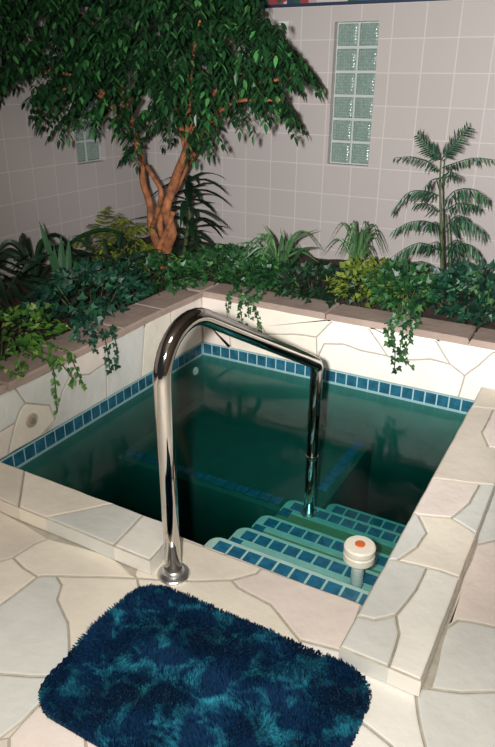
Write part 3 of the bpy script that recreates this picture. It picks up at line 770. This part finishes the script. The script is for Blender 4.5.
# --- strap-leaved plants
def strap(name, c, blades, W, mat, label, cat, seed, n=14, rr=(.25, .42), rise=(.18, .34)):
    r = random.Random(seed); c = Vector(c); root = empty(name, (c.x, c.y, GS), label, cat); mb = MB()
    def blade(pts, w):
        q = spline(pts, 5); k = len(q); vs = []
        for i in range(k):
            t = (q[min(i+1,k-1)]-q[max(i-1,0)]).normalized(); s = t.cross(Vector((0,0,1)))
            if s.length < .05: s = Vector((1,0,0))
            s.normalize(); u = s.cross(t); s, u = (s*.62+u*.78), (u*.62-s*.78); ww = w*.5*(min(1, .55+1.2*i/k) if i < k*.5 else max(.04, 1-((i/(k-1)-.5)*2)**2.2))
            vs += [q[i]-s*ww+u*ww*.4, q[i], q[i]+s*ww+u*ww*.4]
        mb.add(vs, [f for i in range(k-1) for f in ((i*3,i*3+1,i*3+4,i*3+3), (i*3+1,i*3+2,i*3+5,i*3+4))])
    for pts in blades: blade([c]+pts, W)
    for i in range(n):
        a = r.uniform(0, 2*PI); R = r.uniform(*rr); h = r.uniform(*rise); o = Vector((math.cos(a), math.sin(a)*.8, 0))
        p3 = c+o*R+Vector((0,0,h*.6)); p3.y = min(p3.y, YW-.03); p3.x = max(p3.x, XW+.03)
        p2 = c+o*R*.55+Vector((0,0,h)); p2.y = min(p2.y, YW-.03); p2.x = max(p2.x, XW+.03)
        blade([c, c+o*R*.2+Vector((0,0,h*.7)), p2, p3], W*r.uniform(.7, 1))
    mb.build('leaves', mat, root); return root
sy = 3.66
strap('spider_plant', (aty((278,280), sy).x, sy, .36), [[aty((268,262),sy), aty((256,243),sy), aty((236,243),sy-.05)], [aty((275,255),sy), aty((272,238),sy), aty((262,224),sy)],
      [aty((285,260),sy), aty((294,240),sy-.05), aty((318,229),sy-.1)], [aty((284,256),sy), aty((288,242),sy), aty((287,232),sy)], [aty((290,266),sy), aty((302,250),sy-.1), aty((322,247),sy-.1)], [aty((276,252),sy), aty((268,236),sy+.05), aty((256,234),sy)],
      [aty((266,262),sy), aty((250,252),sy), aty((230,258),sy)], [aty((280,250),sy), aty((283,240),sy), aty((280,228),sy)]], .021, L_STRAP, 'spider plant with long arching strap leaves on the back planter', 'plant', 41, n=22, rr=(.14, .3), rise=(.14, .3))
strap('spiky_plant', (aty((354,290), 3.85).x, 3.85, .3), [], .017, L_STRAP, 'smaller spiky tufted plant below the glass block window', 'plant', 42, n=40, rr=(.06, .24), rise=(.22, .40))
strap('spiky_plant', (-.52, 3.62, .3), [[aty((484,300),3.6), aty((490,288),3.6), aty((497,278),3.6)]], .022, L_STRAP, 'tufted plant at the right edge beyond the palm', 'plant', 43, n=14, rr=(.1, .24), rise=(.14, .28))
strap('arching_plant', (-3.1, 2.86, .3), [[Vector((-3.1,2.55,.5)), Vector((-3.1,2.3,.56)), Vector((-3.1,2.05,.5))], [Vector((-3.0,3.1,.52)), Vector((-2.9,3.3,.58)), Vector((-2.85,3.5,.5))]], .045, L_DARK, 'dark arching leaf plant behind the snake plant', 'plant', 44, n=12, rr=(.2, .42), rise=(.16, .3))
# snake plant: stiff upright blades
SNY = 2.74; sb = Vector((-2.74, SNY, .28)); SN = empty('snake_plant', sb, 'snake plant with stiff upright pointed blades by the left wall', 'plant')
for (tip, mid, w) in (((39,221),(49,250),.034), ((61,234),(62,265),.042), ((69,236),(68,268),.040), ((54,246),(57,272),.036), ((76,258),(73,280),.034)):
    mb = MB(); tpv, mdv = atx(tip, -2.78), atx(mid, -2.75); q = spline([sb, mdv, tpv], 6); k = len(q); vs = []
    for i in range(k):
        ww = w*.5*(1 if i < k*.55 else max(.03, 1-((i/(k-1)-.55)/.45)**1.6)); s = Vector((.62,.78,0))
        u = Vector((.78,-.62,0)); vs += [q[i]-s*ww, q[i]+u*ww*.35, q[i]+s*ww, q[i]-u*ww*.1]
    mb.rings([vs[i*4:i*4+4] for i in range(k)], 0, True)
    mb.build('blade', L_SNAKE, SN)
# dark broad-leaved plant behind the tree
DR = empty('dracaena', (-2.42, 3.98, GS), 'dark plant with long drooping leaves just behind the tree trunk', 'plant')
mb = MB(); dt = [Vector((-2.42,3.98,GS-.06)), aty((186,268),3.95), aty((186,240),3.95), aty((190,215),3.95), aty((188,190),3.95)]; mb.tube(spline(dt, 4), .016, 8); mb.build('stem', STEM, DR, smooth=True)
mb = MB(); rd = random.Random(5)
for hgt in range(9):
    c = aty((188, 182+hgt*9.5), 3.95)
    for k in range(6):
        a = 2*PI*k/6+hgt*1.1+rd.uniform(-.3,.3); d = Vector((math.cos(a), math.sin(a)*.75-.1, rd.uniform(.0, .55)))
        leaf(mb, c, d, Vector((0,0,1)), rd.uniform(.26, .40), .055, .3, .55, shape=(.35, .8, 1, .8, .45, .05))
for tip in ((208,187),(216,203),(230,225),(232,246),(122,215)):
    s0_ = aty((188, tip[1]+4), 3.9); e_ = aty(tip, 3.85); leaf(mb, s0_, e_-s0_+Vector((0,0,.06)), Vector((0,0,1)), (e_-s0_).length, .06, .3, .2, shape=(.35, .8, 1, .8, .45, .05))
mb.build('leaves', L_DARK, DR)

# --- tall palm with layered fronds
PY = 3.80; PB = aty((443, 300), PY)
PM = empty('bamboo_palm', (PB.x, PY, GS), 'tall slender palm with tiers of drooping fronds near the right of the back wall', 'palm')
pa = lambda x, y, dy=0.: aty((x, y), PY+dy)
mb = MB(); mb.tube(spline([Vector((PB.x, PY, GS-.02)), pa(442,270), pa(441,220), pa(440,185), pa(441,158)], 5), [.012-.008*i/20 for i in range(21)], 8)
mb.tube(spline([Vector((PB.x+.04, PY+.02, GS-.02)), pa(449,270,.03), pa(448,235,.05), pa(446,214,.05)], 5), .006, 8)
mb.build('stem', STEM, PM, smooth=True)
FR = [([(441,160),(452,146),(467,128)], 12, .072, .1, -.02), ([(440,160),(430,150),(418,136)], 11, .068, .1, .02),
      ([(438,172),(428,162),(412,157),(395,158)], 12, .05, .9, -.05), ([(442,168),(455,163),(474,158),(496,160)], 13, .05, .9, .05),
      ([(440,178),(432,180),(426,186)], 8, .06, .8, -.12), ([(441,178),(450,172),(460,176)], 8, .06, .8, -.12),
      ([(438,196),(425,191),(408,193),(393,210)], 14, .075, .9, 0.), ([(444,202),(455,191),(472,189),(488,198)], 15, .10, 1., .0),
      ([(438,212),(428,204),(414,204)], 10, .06, .8, .1), ([(446,210),(460,203),(478,206)], 11, .07, .9, -.1),
      ([(438,226),(424,221),(408,223),(393,231)], 14, .07, 1., 0.), ([(446,232),(460,222),(474,224),(484,232)], 14, .09, 1., 0.),
      ([(440,232),(436,222),(428,226)], 9, .07, .9, -.15), ([(446,226),(456,216),(468,218)], 11, .08, .9, .12),
      ([(438,250),(422,243),(406,248),(391,258)], 14, .075, 1., 0.), ([(448,254),(462,244),(474,248),(482,258)], 13, .09, 1., 0.),
      ([(442,252),(438,242),(425,246)], 9, .08, 1., -.18), ([(446,248),(456,240),(466,246)], 10, .09, 1., -.15),
      ([(440,272),(424,262),(410,264),(398,272)], 12, .07, 1., -.05), ([(448,272),(462,262),(474,266),(484,276)], 12, .08, 1., -.05), ([(446,268),(452,256),(462,262)], 10, .08, 1., -.2)]
rp_ = random.Random(9)
for pts, n, ll, hang, dd in FR:
    q = [pa(x, y, dd*i/(len(pts)-1)) for i, (x, y) in enumerate(pts)]; q = spline(q, 8); mb = MB(); k = len(q)
    mb.tube(q, [.004-.0026*i/(k-1) for i in range(k)], 5)
    for i in range(int(n*1.3)):
        t = .12+.88*i/(int(n*1.3)-1); j = min(k-2, int(t*(k-1))); f_ = t*(k-1)-j; c = q[j].lerp(q[j+1], f_); tg = (q[j+1]-q[j]).normalized()
        s = tg.cross(Vector((0,0,1)))
        s = Vector((0,1,0)) if s.length < .1 else s.normalized()
        sc = math.sin(PI*(.18+.74*t))
        for sg in (-1, 1):
            if hang > .5 and rp_.random() < .22: continue
            if hang < .5: ld = tg*.55+s*sg*.25+Vector((0,0,1)).cross(s)*0+tg.cross(s)*sg*.75
            else: ld = tg*.35+s*sg*.5*(1.2-hang*.7)+Vector((rp_.uniform(-.3,.3), rp_.uniform(-.3,.3), -hang*.8))
            leaf(mb, c, ld, s*sg+Vector((rp_.uniform(-.3,.3), -.4, .3)), ll*(.55+.5*sc)*rp_.uniform(.6,1.2), .0098, .2, .1, shape=(.3, 1, .8, .05))
    mb.build('frond', L_PALM, PM)

# ------------------------------------------------------------------ light
def lamp(name, kind, loc, energy, target=None, size=.05, col=(1,1,1), **kw):
    l = bpy.data.lights.new(name, kind); l.energy = energy; l.color = col
    if kind == 'AREA': l.size = size
    else: l.shadow_soft_size = size
    for k, v in kw.items(): setattr(l, k, v)
    o = bpy.data.objects.new(name, l); COL.objects.link(o); o.location = loc
    if target is not None:
        o.rotation_euler = (Vector(target)-Vector(loc)).to_track_quat('-Z', 'Y').to_euler()
    return o
flash = CAM-RIGHT*.11+Vector((0, 0, .03))
lamp('camera_flash', 'POINT', flash, 168, size=.025, col=(1, .97, .92))
lamp('added_wall_spot', 'SPOT', flash, 660, target=(-1.45, 4.6, .85), size=.03, col=(1, .99, .99), spot_size=math.radians(72), spot_blend=1.)  # extra spot added beside the flash to lift the back wall
lamp('added_overhead_fill', 'AREA', (-.3, .6, CZ-.05), 14, target=(-1.2, 3.2, 0), size=.5, col=(1, .93, .85))  # unseen area light added overhead as soft ambient fill
W = bpy.data.worlds.new('room_ambient'); S.world = W; W.use_nodes = True
W.node_tree.nodes['Background'].inputs[0].default_value = (.9, .95, 1, 1); W.node_tree.nodes['Background'].inputs[1].default_value = .03

S.view_settings.view_transform = 'Standard'; S.view_settings.look = 'None'; S.view_settings.gamma = 1.0
S.view_settings.use_curve_mapping = False; S.view_settings.exposure = 0.0
S.cycles.use_denoising = True
S.cycles.transparent_max_bounces = 24; S.cycles.max_bounces = 8
S.cycles.sample_clamp_indirect = 4.0
